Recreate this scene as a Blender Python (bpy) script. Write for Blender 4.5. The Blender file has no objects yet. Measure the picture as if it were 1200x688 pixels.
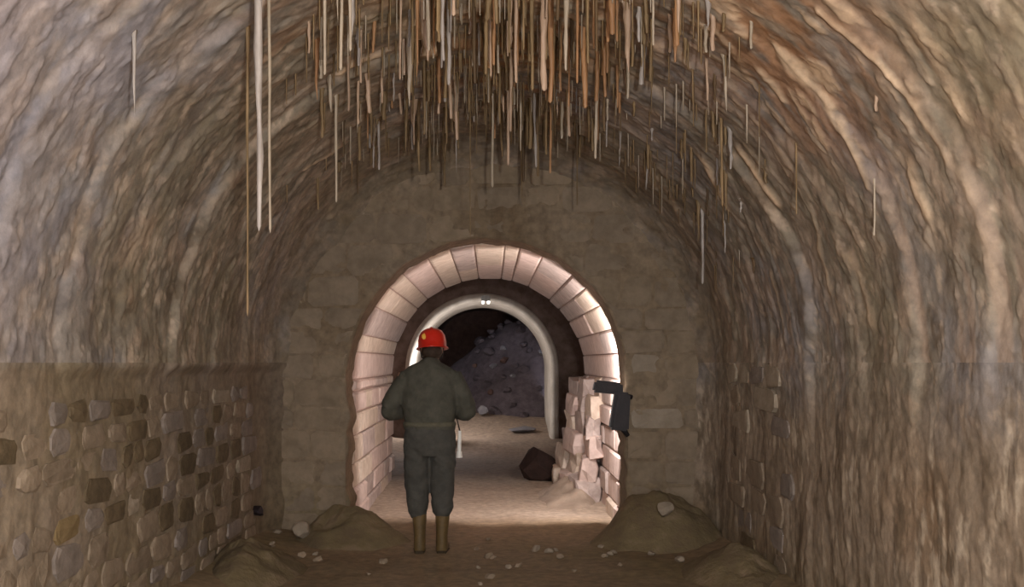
import bpy, bmesh, math, random
import numpy as np
from mathutils import Vector, Matrix, Euler

# ------------------------------------------------------------------ camera, world, lights, exposure
SC = bpy.context.scene
COL = SC.collection
PI = math.pi
CAMZ = 1.56
F = 1200.0            # focal length in pixels of the 1200 x 688 frame
VX, VY = 575.0, 425.0  # where the tunnel axis meets the picture
cam_d = bpy.data.cameras.new('camera')
cam_d.sensor_width = 36.0
cam_d.lens = 36.0
cam_d.shift_x = (600.0 - VX) / 1200.0
cam_d.shift_y = (VY - 344.0) / 1200.0
cam_d.clip_start = 0.05
cam = bpy.data.objects.new('camera', cam_d)
COL.objects.link(cam)
cam.location = (0, 0, CAMZ)
cam.rotation_euler = (PI / 2, 0, 0)
SC.camera = cam

SC.view_settings.view_transform = 'Standard'
SC.view_settings.look = 'None'
SC.view_settings.gamma = 1.0
SC.view_settings.use_curve_mapping = False
SC.view_settings.exposure = 0.18

world = bpy.data.worlds.new('world')
SC.world = world
world.use_nodes = True
bg = world.node_tree.nodes['Background']
bg.inputs['Color'].default_value = (0.80, 0.86, 1.0, 1)     # daylight at the tunnel mouth behind the camera
bg.inputs['Strength'].default_value = 4.0


def light(name, kind, loc, energy, color, size=0.1, aim=None, spot=None, blend=0.5):
    d = bpy.data.lights.new(name, kind)
    d.energy = energy
    d.color = color
    if kind == 'AREA':
        d.shape = 'DISK'
        d.size = size
    else:
        d.shadow_soft_size = size
    if spot:
        d.spot_size = spot
        d.spot_blend = blend
    o = bpy.data.objects.new(name, d)
    COL.objects.link(o)
    o.location = loc
    if aim is not None:
        v = Vector(aim) - Vector(loc)
        o.rotation_euler = v.to_track_quat('-Z', 'Y').to_euler()
    return o


# the photographer's flash beside the camera, and an added fill light further forward, unseen above the frame
light('camera_flash', 'POINT', (0.30, -0.10, 1.90), 660, (1.0, 0.955, 0.88), 0.06)
light('fill_light', 'POINT', (0.25, 2.0, 2.75), 14, (1.0, 0.93, 0.86), 0.15)

# ------------------------------------------------------------------ helpers


def lin(r, g, b):
    def f(c):
        c = c / 255.0
        return c / 12.92 if c <= 0.04045 else ((c + 0.055) / 1.055) ** 2.4
    return (f(r), f(g), f(b), 1.0)


def hsh(ix, iy, iz, seed):
    n = (ix.astype(np.int64) * 374761393 + iy.astype(np.int64) * 668265263 + iz.astype(np.int64) * 2147483647 + seed * 1274126177) & 0xffffffff
    n = ((n ^ (n >> 13)) * 1274126177) & 0xffffffff
    n = ((n ^ (n >> 16)) * 2246822519) & 0xffffffff
    return ((n ^ (n >> 15)) & 0xffff) / 65535.0


def vnoise(x, y, z=0.0, seed=0):
    x = np.asarray(x, float); y = np.asarray(y, float)
    z = np.zeros_like(x) + z
    ix, iy, iz = np.floor(x), np.floor(y), np.floor(z)
    fx, fy, fz = x - ix, y - iy, z - iz
    fx = fx * fx * (3 - 2 * fx); fy = fy * fy * (3 - 2 * fy); fz = fz * fz * (3 - 2 * fz)
    ix = ix.astype(np.int64); iy = iy.astype(np.int64); iz = iz.astype(np.int64)
    r = 0
    for a in (0, 1):
        wa = fx if a else 1 - fx
        for b in (0, 1):
            wb = fy if b else 1 - fy
            for c in (0, 1):
                wc = fz if c else 1 - fz
                r = r + wa * wb * wc * hsh(ix + a, iy + b, iz + c, seed)
    return r * 2 - 1


def fbm(x, y, z=0.0, seed=0, octv=4, gain=0.5):
    r = 0; a = 1.0; t = 0
    x = np.asarray(x, float); y = np.asarray(y, float)
    for i in range(octv):
        s = 2.03 ** i
        r = r + a * vnoise(x * s + 17.3 * i, y * s - 9.1 * i, np.asarray(z) * s + 3.7 * i, seed + i)
        t += a
        a *= gain
    return r / t


def sstep(a, b, x):
    t = np.clip((x - a) / (b - a), 0, 1)
    return t * t * (3 - 2 * t)


def link(name, me, mat=None, parent=None):
    o = bpy.data.objects.new(name, me)
    COL.objects.link(o)
    if mat is not None and not me.materials:
        me.materials.append(mat)
    if parent is not None:
        o.parent = parent
    return o


def tag(o, label=None, cat=None, group=None, kind=None):
    if label: o['label'] = label
    if cat: o['category'] = cat
    if group: o['group'] = group
    if kind: o['kind'] = kind
    return o


def empty(name, loc, rz=0.0):
    o = bpy.data.objects.new(name, None)
    COL.objects.link(o)
    o.location = loc
    o.rotation_euler = (0, 0, rz)
    o.empty_display_size = 0.1
    return o


def grid_mesh(name, P, col=None, flip=False, close_u=False):
    """P: (nu, nv, 3) array of points -> smooth quad mesh with optional colour attribute."""
    nu, nv = P.shape[:2]
    idx = np.arange(nu * nv).reshape(nu, nv)
    if close_u:
        idx = np.vstack([idx, idx[:1]])
    a, b, c, d = idx[:-1, :-1], idx[1:, :-1], idx[1:, 1:], idx[:-1, 1:]
    q = np.stack([a, d, c, b] if flip else [a, b, c, d], -1).reshape(-1, 4)
    me = bpy.data.meshes.new(name)
    me.vertices.add(nu * nv)
    me.vertices.foreach_set('co', P.reshape(-1).astype(np.float32))
    me.loops.add(q.size)
    me.loops.foreach_set('vertex_index', q.reshape(-1).astype(np.int32))
    me.polygons.add(len(q))
    me.polygons.foreach_set('loop_start', (np.arange(len(q)) * 4).astype(np.int32))
    me.polygons.foreach_set('loop_total', np.full(len(q), 4, np.int32))
    me.polygons.foreach_set('use_smooth', np.ones(len(q), bool))
    me.update(calc_edges=True)
    me.validate()
    if col is not None:
        at = me.color_attributes.new('tint', 'FLOAT_COLOR', 'POINT')
        cc = np.ones((nu * nv, 4), np.float32)
        cc[:, :3] = col.reshape(-1, 3)
        at.data.foreach_set('color', cc.reshape(-1))
    return me


def py_mesh(name, verts, faces, smooth=False):
    me = bpy.data.meshes.new(name)
    me.from_pydata([tuple(v) for v in verts], [], faces)
    if smooth:
        me.polygons.foreach_set('use_smooth', [True] * len(me.polygons))
    me.update()
    return me


def fix_normals(me):
    bm = bmesh.new(); bm.from_mesh(me)
    bmesh.ops.recalc_face_normals(bm, faces=bm.faces)
    bm.to_mesh(me); bm.free()
    return me


# ------------------------------------------------------------------ materials


def mat(name, c1, c2, scale=6.0, rough=0.85, bump=0.4, bscale=30.0, stretch=(1, 1, 1), c3=None, attr=False, spec=0.3,
        metal=0.0, mix=(0.35, 0.65), bdist=0.01, rand=0.0, coat=0.0):
    m = bpy.data.materials.new(name)
    m.use_nodes = True
    nt = m.node_tree; N = nt.nodes; L = nt.links
    p = N['Principled BSDF']
    p.inputs['Roughness'].default_value = rough
    p.inputs['Metallic'].default_value = metal
    p.inputs['Specular IOR Level'].default_value = spec
    p.inputs['Coat Weight'].default_value = coat
    tc = N.new('ShaderNodeTexCoord')
    geo = N.new('ShaderNodeNewGeometry')
    mp = N.new('ShaderNodeMapping')
    mp.inputs['Scale'].default_value = stretch
    L.new(geo.outputs['Position'], mp.inputs['Vector'])
    n1 = N.new('ShaderNodeTexNoise')
    n1.inputs['Scale'].default_value = scale
    n1.inputs['Detail'].default_value = 6
    n1.inputs['Roughness'].default_value = 0.62
    L.new(mp.outputs['Vector'], n1.inputs['Vector'])
    rp = N.new('ShaderNodeValToRGB')
    rp.color_ramp.elements[0].position = mix[0]
    rp.color_ramp.elements[1].position = mix[1]
    rp.color_ramp.elements[0].color = c1
    rp.color_ramp.elements[1].color = c2
    if c3:
        e = rp.color_ramp.elements.new((mix[0] + mix[1]) / 2 + 0.02)
        e.color = c3
    L.new(n1.outputs['Fac'], rp.inputs['Fac'])
    col = rp.outputs['Color']
    if attr:
        at = N.new('ShaderNodeVertexColor')
        at.layer_name = 'tint'
        mx = N.new('ShaderNodeMix')
        mx.data_type = 'RGBA'; mx.blend_type = 'MULTIPLY'
        mx.inputs['Factor'].default_value = 1.0
        L.new(at.outputs['Color'], mx.inputs['A'])
        L.new(col, mx.inputs['B'])
        col = mx.outputs['Result']
    if rand:
        oi = N.new('ShaderNodeObjectInfo')
        hs = N.new('ShaderNodeHueSaturation')
        mr = N.new('ShaderNodeMapRange')
        mr.inputs['To Min'].default_value = 1 - rand
        mr.inputs['To Max'].default_value = 1 + rand
        L.new(oi.outputs['Random'], mr.inputs['Value'])
        L.new(mr.outputs['Result'], hs.inputs['Value'])
        L.new(col, hs.inputs['Color'])
        col = hs.outputs['Color']
    L.new(col, p.inputs['Base Color'])
    n2 = N.new('ShaderNodeTexNoise')
    n2.inputs['Scale'].default_value = bscale
    n2.inputs['Detail'].default_value = 5
    L.new(mp.outputs['Vector'], n2.inputs['Vector'])
    bp = N.new('ShaderNodeBump')
    bp.inputs['Strength'].default_value = bump
    bp.inputs['Distance'].default_value = bdist
    L.new(n2.outputs['Fac'], bp.inputs['Height'])
    L.new(bp.outputs['Normal'], p.inputs['Normal'])
    return m


W1 = (1, 1, 1, 1)
G8 = (0.78, 0.78, 0.78, 1)
M = {}
M['vault'] = mat('vault_crust', (0.76, 0.76, 0.77, 1), (1.20, 1.18, 1.15, 1), 11, 0.85, 0.35, 26, attr=True, bdist=0.012)
M['rock_wall'] = mat('wall_crust', (0.75, 0.74, 0.73, 1), (1.20, 1.18, 1.15, 1), 13, 0.88, 0.35, 32, attr=True, bdist=0.012)
M['dirt'] = mat('dirt', lin(98, 83, 63), lin(122, 104, 82), 5, 0.95, 0.6, 24, c3=lin(108, 94, 68), bdist=0.02)
M['mud'] = mat('pale_mud', lin(150, 134, 118), lin(186, 168, 150), 3, 0.75, 0.4, 18, bdist=0.015)
M['wstone_a'] = mat('masonry_brown', lin(122, 106, 88), lin(146, 129, 110), 10, 0.9, 0.5, 40, rand=0.10)
M['wstone_b'] = mat('masonry_grey', lin(116, 105, 96), lin(138, 125, 115), 10, 0.9, 0.5, 40, rand=0.10)
M['wstone_c'] = mat('masonry_dark_olive', lin(86, 73, 54), lin(108, 92, 70), 12, 0.9, 0.5, 40, rand=0.12)
M['wstone_d'] = mat('masonry_ochre', lin(122, 102, 70), lin(136, 115, 82), 12, 0.9, 0.5, 40, rand=0.05)
M['wstone_e'] = mat('masonry_pale', lin(140, 126, 108), lin(162, 148, 130), 10, 0.9, 0.5, 40, rand=0.06)
M['estone_a'] = mat('end_block_brown', lin(118, 103, 84), lin(138, 121, 101), 8, 0.9, 0.5, 36, rand=0.07)
M['estone_b'] = mat('end_block_dull', lin(114, 100, 83), lin(134, 118, 100), 8, 0.9, 0.5, 36, rand=0.07)
M['estone_c'] = mat('end_block_grey', lin(130, 117, 101), lin(148, 134, 117), 8, 0.9, 0.5, 36, rand=0.05)
M['voussoir_a'] = mat('voussoir_pink', lin(192, 170, 160), lin(216, 196, 186), 9, 0.8, 0.5, 30, rand=0.06)
M['voussoir_b'] = mat('voussoir_cream', lin(190, 172, 154), lin(216, 200, 184), 9, 0.8, 0.5, 30, rand=0.06)
M['voussoir_c'] = mat('voussoir_grey', lin(166, 150, 142), lin(196, 180, 172), 9, 0.8, 0.5, 30, rand=0.06)
M['mortar'] = mat('passage_mortar', lin(150, 128, 116), lin(176, 152, 140), 14, 0.9, 0.6, 40)
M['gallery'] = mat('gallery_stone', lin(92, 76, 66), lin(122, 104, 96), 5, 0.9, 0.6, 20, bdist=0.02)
M['concrete'] = mat('concrete', lin(168, 158, 146), lin(196, 188, 178), 4, 0.7, 0.3, 40)
M['rubble'] = mat('rubble_grey', lin(58, 50, 53), lin(76, 67, 70), 8, 0.9, 0.6, 25, rand=0.15, bdist=0.02)
M['rubble_pale'] = mat('rubble_pale', lin(96, 93, 96), lin(116, 112, 114), 8, 0.9, 0.6, 25, rand=0.1)
M['rubble_brown'] = mat('rubble_brown', lin(66, 47, 42), lin(84, 62, 54), 8, 0.9, 0.6, 25, rand=0.1)
M['shadow_rock'] = mat('shadow_rock', lin(40, 27, 23), lin(54, 38, 32), 8, 0.9, 0.6, 25)  # shadow tone put into the boulder's colour
M['straw_cream'] = mat('straw_cream', lin(152, 137, 117), lin(178, 162, 142), 20, 0.5, 0.3, 60, stretch=(1, 1, 0.2), spec=0.5, rand=0.12)
M['straw_peach'] = mat('straw_peach', lin(152, 126, 104), lin(180, 152, 128), 20, 0.5, 0.3, 60, stretch=(1, 1, 0.2), spec=0.5, rand=0.12)
M['straw_rust'] = mat('straw_rust', lin(134, 97, 64), lin(162, 120, 82), 20, 0.5, 0.3, 60, stretch=(1, 1, 0.2), spec=0.5, rand=0.15)
M['straw_brown'] = mat('straw_brown', lin(100, 80, 52), lin(134, 110, 78), 20, 0.6, 0.3, 60, stretch=(1, 1, 0.2), spec=0.4, rand=0.2)
M['straw_dark'] = mat('straw_dark', lin(74, 56, 34), lin(96, 74, 48), 20, 0.6, 0.3, 60, stretch=(1, 1, 0.2), spec=0.4, rand=0.2)
M['straw_grey'] = mat('straw_grey', lin(136, 126, 118), lin(164, 154, 146), 20, 0.5, 0.3, 60, stretch=(1, 1, 0.2), spec=0.5, rand=0.12)
M['jacket'] = mat('jacket_cloth', lin(68, 66, 57), lin(83, 80, 70), 14, 0.9, 0.5, 60, bdist=0.006)
M['trousers'] = mat('trouser_cloth', lin(64, 62, 57), lin(78, 75, 69), 14, 0.9, 0.5, 60, bdist=0.006)
M['belt'] = mat('waist_band', lin(84, 80, 66), lin(100, 94, 78), 20, 0.8, 0.3, 60)
M['boot'] = mat('boot_rubber', lin(82, 66, 40), lin(102, 82, 50), 12, 0.6, 0.4, 40)
M['sole'] = mat('boot_sole', lin(50, 40, 28), lin(66, 54, 38), 20, 0.9, 0.4, 60)
M['helmet'] = mat('helmet_red', lin(196, 36, 24), lin(214, 52, 34), 5, 0.3, 0.05, 60, spec=0.5, coat=0.4)
M['glint'] = mat('yellow_glint', lin(230, 170, 60), lin(244, 190, 90), 20, 0.3, 0.05, 60, spec=0.6)
M['skin'] = mat('skin', lin(150, 108, 88), lin(172, 128, 106), 20, 0.6, 0.2, 80)
M['hair'] = mat('hair', lin(44, 32, 24), lin(60, 44, 32), 40, 0.7, 0.6, 120)
M['strap_dark'] = mat('dark_strap', lin(36, 30, 26), lin(48, 42, 36), 30, 0.8, 0.3, 80)
M['white'] = mat('white_enamel', lin(226, 222, 214), lin(240, 236, 230), 10, 0.5, 0.1, 60)
M['black'] = mat('black_casing', lin(28, 20, 22), lin(40, 30, 32), 12, 0.55, 0.3, 50)
M['black_rubber'] = mat('black_cable', lin(24, 20, 20), lin(34, 28, 28), 20, 0.7, 0.2, 60)
M['steel'] = mat('dull_steel', lin(110, 106, 102), lin(140, 136, 130), 20, 0.45, 0.1, 60, metal=0.7)


def emit_mat(name, color, strength):
    m = bpy.data.materials.new(name); m.use_nodes = True
    p = m.node_tree.nodes['Principled BSDF']
    p.inputs['Base Color'].default_value = (0.9, 0.9, 0.9, 1)
    p.inputs['Emission Color'].default_value = color
    p.inputs['Emission Strength'].default_value = strength
    return m


M['bulb'] = emit_mat('lamp_bulb', (1.0, 0.9, 0.85, 1), 30)
M['led'] = emit_mat('small_bulb', (1.0, 0.98, 0.95, 1), 2.5)

# ------------------------------------------------------------------ layout (metres; camera at the origin looking along +Y)
YE = 9.2             # face of the end wall
YP0, YP1 = 9.66, 13.6  # lit stone passage
YA = 19.0            # concrete arch
CZ = 1.56            # springing height of the chamber's vault
RV = 2.00            # its radius at the end wall
PX, PZ, PR = -0.03, 1.40, 1.27   # passage axis and radius
random.seed(7)


def ring_radius(y, th):
    """vault radius: the lining steps inward ring by ring, each step edge ragged."""
    r = np.full(np.broadcast(y, th).shape, RV + 0.17)
    w = 0.16 * fbm(th * 3.1, y * 0.0 + 1.0, 0, 41, 3)
    for i, (ys, dr) in enumerate(((2.6, .02), (3.45, .025), (4.22, .03), (4.95, .03), (5.65, .02), (6.45, .045), (7.35, .02), (8.2, .015))):
        ww = w + 0.10 * fbm(th * 7.0, y * 0 + i * 3.3, 0, 77 + i, 3)
        r = r - dr * sstep(ys + ww - 0.05, ys + ww + 0.05, y)
    return r


TT, TY = np.linspace(0, PI, 240), np.linspace(2.0, 10.0, 400)
RTAB = ring_radius(np.broadcast_to(TY[None, :], (240, 400)), np.broadcast_to(TT[:, None], (240, 400)))


def rad_at(y, th):
    """vault radius at one place, from the table."""
    i = min(max(th / PI * 239, 0), 238.999); j = min(max((y - 2.0) / 8.0 * 399, 0), 398.999)
    a, b = int(i), int(j); f, g = i - a, j - b
    return float((RTAB[a, b] * (1 - g) + RTAB[a, b + 1] * g) * (1 - f) + (RTAB[a + 1, b] * (1 - g) + RTAB[a + 1, b + 1] * g) * f)


def vault_px(px, py):
    """where the sight line through a pixel meets the vault: (theta, y)."""
    y = 3.0
    for _ in range(40):
        X = (px - VX) / F * y; Z = CAMZ + (VY - py) / F * y
        th = math.atan2(Z - CZ, X)
        rr = rad_at(y, th)
        y *= rr / math.hypot(X, Z - CZ)
    return th, y


# ---- ceiling: the barrel vault with crust, ledges, stains and a painted-in daylight cast
NT, NY = 560, 520
th = np.linspace(0.0, PI, NT)[:, None]
yy = np.concatenate([np.linspace(-2.5, 3.2, 60, endpoint=False), np.linspace(3.2, YE + 0.06, NY - 60)])[None, :]
TH, YY = np.broadcast_arrays(th, yy)
U = TH * RV
R = ring_radius(YY, TH)


def blend(C, color, w):
    c = np.array(lin(*color)[:3])
    w = np.clip(w, 0, 1)[..., None]
    return C * (1 - w) + c * w


def scabs(U, YY):
    """flaky layered crust: terraced noise."""
    t = fbm(U * 3.4 + .35 * fbm(U * 6, YY * 6, 0, 6, 2), YY * 3.2, 0, 7, 4, .55) * 5.0
    f = np.floor(t)
    return (f + sstep(.35, .75, t - f)) / 5.0


def crust(U, YY):
    return 0.026 * fbm(U * 1.5, YY * 1.6, 0, 1, 3) + 0.020 * scabs(U, YY) + 0.007 * fbm(U * 9.0, YY * 8.0, 0, 5, 3, .6) + 0.003 * fbm(U * 18, YY * 24, 0, 12, 2)


def fillet(U, YY):
    """crust rounding the corner between the vault and the end wall."""
    return 0.16 * np.clip((YY - 8.62 + .10 * fbm(U * 2, YY * 2, 0, 17, 3)) / .58, 0, 1.2) ** 3


def base_colour(U, YY):
    C = np.ones(U.shape + (3,)) * np.array(lin(138, 128, 113)[:3])
    lf = fbm(U * 0.9, YY * 1.1, 0, 21, 4)
    st = fbm(U * 3.4, YY * 5.5, 0, 22, 5, .6)            # streaks that run round the vault
    mo = fbm(U * 5.5, YY * 6.5, 0, 24, 4, .6)             # mottling
    sc = scabs(U, YY)
    C = blend(C, (112, 97, 82), sstep(0.0, 0.5, st) * 0.6)
    C = blend(C, (166, 148, 132), sstep(0.08, 0.45, -st) * 0.55)
    C = blend(C, (134, 130, 134), sstep(0.0, 0.45, lf) * 0.6)
    C = blend(C, (126, 112, 84), sstep(0.05, 0.45, -lf) * 0.45)
    C = blend(C, (100, 84, 66), sstep(0.12, 0.5, mo) * 0.6)
    C = blend(C, (176, 158, 140), sstep(0.14, 0.5, -mo) * 0.55)
    C = blend(C, (172, 146, 124), sstep(0.15, 0.45, -sc) * 0.35)
    f1 = fbm(U * 8.0, YY * 11.0, 0, 27, 4, .65)            # pale flakes and dark pits
    f2 = fbm(U * 10.0, YY * 13.0, 0, 28, 4, .65)
    C = blend(C, (190, 170, 150), sstep(0.20, 0.38, f1) * 0.55)
    C = blend(C, (92, 78, 62), sstep(0.20, 0.38, f2) * 0.42)
    return C, lf, st


R = R + crust(U, YY)
R = R - fillet(U, YY)
VN = 1 + 0.5 * fbm(U * 9, YY * 9, 0, 55, 2)
C, lf, st = base_colour(U, YY)
st2 = fbm(U * 4.0, YY * 13, 0, 23, 4)
crown = np.exp(-((TH - 1.50) / 0.34) ** 2) * sstep(4.0, 5.0, YY) * (1 - sstep(7.4, 8.6, YY))
C = blend(C, (146, 106, 70), crown * sstep(-0.25, 0.35, st2) * 0.85)
right = np.exp(-((TH - 0.82) / 0.30) ** 2) * np.exp(-((YY - 5.0) / 0.9) ** 2)
C = blend(C, (158, 118, 86), right * sstep(-0.3, 0.35, st2 + 0.4 * lf) * 0.9)
leftc = np.exp(-((TH - 2.15) / 0.2) ** 2) * np.exp(-((YY - 5.3) / 0.7) ** 2)
C = blend(C, (142, 112, 86), leftc * sstep(-0.2, 0.4, st2) * 0.8)
blu = np.exp(-((TH - 2.6) / 0.45) ** 2) * np.exp(-((YY - 4.2) / 1.0) ** 2)  # blue-grey patches, widened to paint in the cool daylight cast
C = blend(C, (134, 135, 145), blu * sstep(-0.1, 0.3, st + fbm(U * 3, YY * 3, 0, 26, 3)) * 0.9)
pnk = sstep(2.2, 2.5, TH) * (1 - sstep(3.4, 4.2, YY))
C = blend(C, (158, 138, 134), pnk * 0.6)
lav = sstep(2.05, 2.5, TH) * (1 - sstep(4.2, 5.6, YY + .5 * lf))  # paler lavender towards the camera: daylight cast put into the colour
C = blend(C, (158, 150, 153), lav * (.45 + .35 * sstep(-.2, .3, fbm(U * 2, YY * 2.5, 0, 30, 3))))
# calcite ridges: raised pale veins along the ragged ledges
veins = [((960, 12), (1000, 48), (1050, 100), .95, .022), ((1050, 100), (1085, 150), (1110, 192), .55, .025), ((1125, 205), (1140, 240), (1165, 320), .3, .03),
         ((918, 62), (945, 92), (975, 122), .95, .035), ((893, 82), (905, 98), (918, 116), .8, .03), ((866, 176), (890, 208), (912, 236), 1.0, .045),
         ((822, 188), (836, 212), (852, 242), .8, .05), ((985, 138), (1000, 175), (1018, 218), .7, .03), ((1062, 195), (1072, 222), (1086, 252), .6, .04),
         ((955, 96), (968, 118), (985, 150), .6, .03), ((840, 30), (858, 52), (872, 84), .5, .04), ((1075, 40), (1100, 80), (1125, 130), .4, .05),
         ((196, 106), (232, 76), (270, 40), .4, .05), ((160, 60), (200, 24), (225, 4), .35, .05), ((254, 226), (262, 210), (272, 194), .45, .03),
         ((356, 196), (380, 182), (402, 166), .6, .03), ((396, 84), (416, 70), (442, 62), .8, .03), ((484, 26), (496, 40), (506, 60), .75, .06),
         ((540, 12), (570, 4), (600, 4), .3, .05), ((700, 66), (722, 74), (745, 88), .3, .04), ((790, 48), (800, 66), (808, 78), .5, .03),
         ((1000, 300), (1012, 340), (1020, 380), .4, .04), ((955, 260), (962, 300), (972, 340), .45, .03), ((905, 320), (915, 360), (920, 400), .35, .025),
         ((770, 205), (785, 225), (800, 262), .4, .03), ((118, 232), (80, 225), (30, 235), .3, .05), ((60, 220), (90, 210), (120, 214), .3, .04)]
V2 = np.zeros(TH.shape)
V3 = np.zeros(TH.shape)
for a, b, c, s, w in veins:
    pts = [vault_px(*p) for p in (a, b, c)]
    for (t0, y0), (t1, y1) in ((pts[0], pts[1]), (pts[1], pts[2])):
        dx, dy = (t1 - t0) * RV, y1 - y0
        L2 = dx * dx + dy * dy + 1e-9
        q = np.clip(((U - t0 * RV) * dx + (YY - y0) * dy) / L2, 0, 1)
        d = np.hypot(U - t0 * RV - q * dx, (YY - y0 - q * dy))
        d = d * VN
        if a[0] < 300: V3 = np.maximum(V3, s * np.exp(-(d / w) ** 2))
        else: V2 = np.maximum(V2, s * np.exp(-(d / w) ** 2))
C = blend(C, (204, 178, 150), np.clip(V2 * 1.25, 0, 1))
C = blend(C, (156, 154, 156), V3)
R = R - 0.022 * V2 - 0.015 * V3
fl = fbm(U * 5.0, YY * 12.0, 0, 29, 4, .6)
C = blend(C, (196, 170, 142), np.clip(right * 1.3 + .5 * crown, 0, 1) * sstep(0.14, 0.32, fl) * 0.8)
C = blend(C, (112, 78, 50), np.clip(right + .8 * crown, 0, 1) * sstep(0.14, 0.32, -fl) * 0.6)
R = R - 0.008 * sstep(0.14, 0.32, fl)
rightside = (1 - sstep(0.25, 0.6, TH))
C = blend(C, (158, 138, 122), rightside * sstep(0.0, 0.4, fbm(U * 1.2, YY * 16, 0, 61, 4)) * 0.7)
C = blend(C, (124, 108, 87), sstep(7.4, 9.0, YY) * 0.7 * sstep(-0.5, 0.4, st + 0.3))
RFIN = R.copy()
YROW = np.ascontiguousarray(yy[0])


def rad_final(y, th):
    i = min(max(int(round(th / PI * (NT - 1))), 0), NT - 1)
    return float(np.interp(y, YROW, RFIN[i]))


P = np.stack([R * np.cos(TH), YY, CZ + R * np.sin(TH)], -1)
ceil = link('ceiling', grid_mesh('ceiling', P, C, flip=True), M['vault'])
tag(ceil, 'stained barrel vault crusted with calcite above the chamber', kind='structure')

# ---- side walls below the springing


def wall_x(sgn, Y, Z):
    """distance of the side wall's surface from the tunnel axis."""
    x = ring_radius(Y, np.full(Z.shape, 0.0 if sgn > 0 else PI))
    lin_r = np.interp(Y, [2.5, 9.0], [RV + .15, RV - .02])
    if sgn < 0:
        k = sstep(CZ - .01, CZ - .10, Z)
        x = x * (1 - k) + (lin_r + .025) * k
        u = PI * RV + CZ - Z
        x = x + crust(u, Y) * (1 - .5 * k) - fillet(u, Y) + k * (0.012 * fbm(Y * 2, Z * 2, 0, 3, 3) + 0.010 * fbm(Y * 9, Z * 9, 0, 4, 3))
    else:
        k = sstep(CZ, CZ - .5, Z)
        x = x * (1 - .7 * k) + lin_r * .7 * k
        u = Z - CZ
        x = x + crust(u, Y) * (1 - .4 * k) - fillet(u, Y) + k * (0.014 * fbm(Y * 1.6, Z * 1.2, 0, 13, 3) + 0.016 * fbm(Y * 5, Z * 2.6, 0, 14, 5, .6) + 0.006 * fbm(Y * 20, Z * 9, 0, 15, 3))
    return x


def wall_at(sgn, y, z):
    return float(wall_x(sgn, np.array([[y]]), np.array([[z]]))[0, 0])


def side_wall(name, sgn, label):
    nz, ny = 130, 460
    z = np.linspace(-0.35, CZ, nz)[:, None]
    y = np.concatenate([np.linspace(-2.5, 3.4, 40, endpoint=False), np.linspace(3.4, YE + 0.06, ny - 40)])[None, :]
    Z, Y = np.broadcast_arrays(z, y)
    x = wall_x(sgn, Y, Z)
    if sgn < 0:
        C = base_colour(PI * RV + CZ - Z, Y)[0]
        C = blend(C, (134, 119, 101), sstep(CZ, CZ - .05, Z) * .85)
        n = fbm(Y * 1.2, Z * 1.6, 0, 71, 4)
        C = blend(C, (136, 122, 112), sstep(0, .5, n) * .7)
        C = blend(C, (114, 100, 74), sstep(0, .45, -n) * .5)
        C = blend(C, (112, 97, 64), sstep(0.7, 0.0, Z) * .5)
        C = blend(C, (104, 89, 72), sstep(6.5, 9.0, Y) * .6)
    else:
        C0 = base_colour(Z - CZ, Y)[0]
        C = np.ones(Z.shape + (3,)) * np.array(lin(138, 122, 105)[:3])
        n = fbm(Y * 7, Z * 1.6, 0, 81, 5, .6); n2 = fbm(Y * 16, Z * 3.0, 0, 82, 4, .6); n3 = fbm(Y * 1.2, Z * 1.2, 0, 83, 3)
        C = blend(C, (160, 143, 126), sstep(.05, .5, n) * .6)
        C = blend(C, (190, 174, 154), sstep(.25, .55, n2) * .7)
        C = blend(C, (106, 90, 72), sstep(.05, .5, -n) * .65)
        C = blend(C, (138, 108, 78), sstep(.1, .5, n3) * .4)
        n4 = fbm(Y * 15, Z * 4.0, 0, 84, 4, .65); n5 = fbm(Y * 13, Z * 4.5, 0, 85, 4, .65)
        C = blend(C, (196, 180, 160), sstep(.18, .36, n4) * .6)
        C = blend(C, (84, 70, 54), sstep(.18, .36, n5) * .6)
        C = blend(C, (116, 102, 74), sstep(0.6, 0.0, Z) * .4)
        k = sstep(CZ - .55, CZ - .02, Z + .15 * n3)[..., None]
        C = C * (1 - k) + C0 * k
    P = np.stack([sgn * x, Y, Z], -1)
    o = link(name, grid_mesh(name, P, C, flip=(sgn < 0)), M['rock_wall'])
    tag(o, label, kind='structure')
    return o


wall_left = side_wall('wall_left', -1, 'rubble masonry side wall left of the chamber')
wall_right = side_wall('wall_right', 1, 'drip-streaked crusted side wall right of the chamber')


def stone_mesh(name, poly, back, proud, inset, to3, dome=0.006, rng=random):
    """one masonry stone: outline poly in wall coordinates, chamfered and slightly domed; to3 maps (u, v, out) to space."""
    n = len(poly)
    cu = sum(p[0] for p in poly) / n; cv = sum(p[1] for p in poly) / n
    V = []
    for lev, (out, k) in enumerate(((-back, 0.0), (proud * 0.55, 0.0), (proud, inset))):
        for (u, v) in poly:
            du, dv = cu - u, cv - v
            d = math.hypot(du, dv) + 1e-6
            kk = min(k / d, 0.4)
            j = rng.uniform(-1, 1) * 0.004 if lev else 0
            V.append(to3(u + du * kk, v + dv * kk, out + j))
    V.append(to3(cu + rng.uniform(-.01, .01), cv + rng.uniform(-.01, .01), proud + dome * rng.uniform(.3, 1.5)))
    Fc = []
    for l in (0, 1):
        for i in range(n):
            j = (i + 1) % n
            Fc.append((l * n + i, l * n + j, (l + 1) * n + j, (l + 1) * n + i))
    for i in range(n):
        Fc.append((2 * n + i, 2 * n + (i + 1) % n, 3 * n))
    me = py_mesh(name, V, Fc)
    return fix_normals(me)


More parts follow.
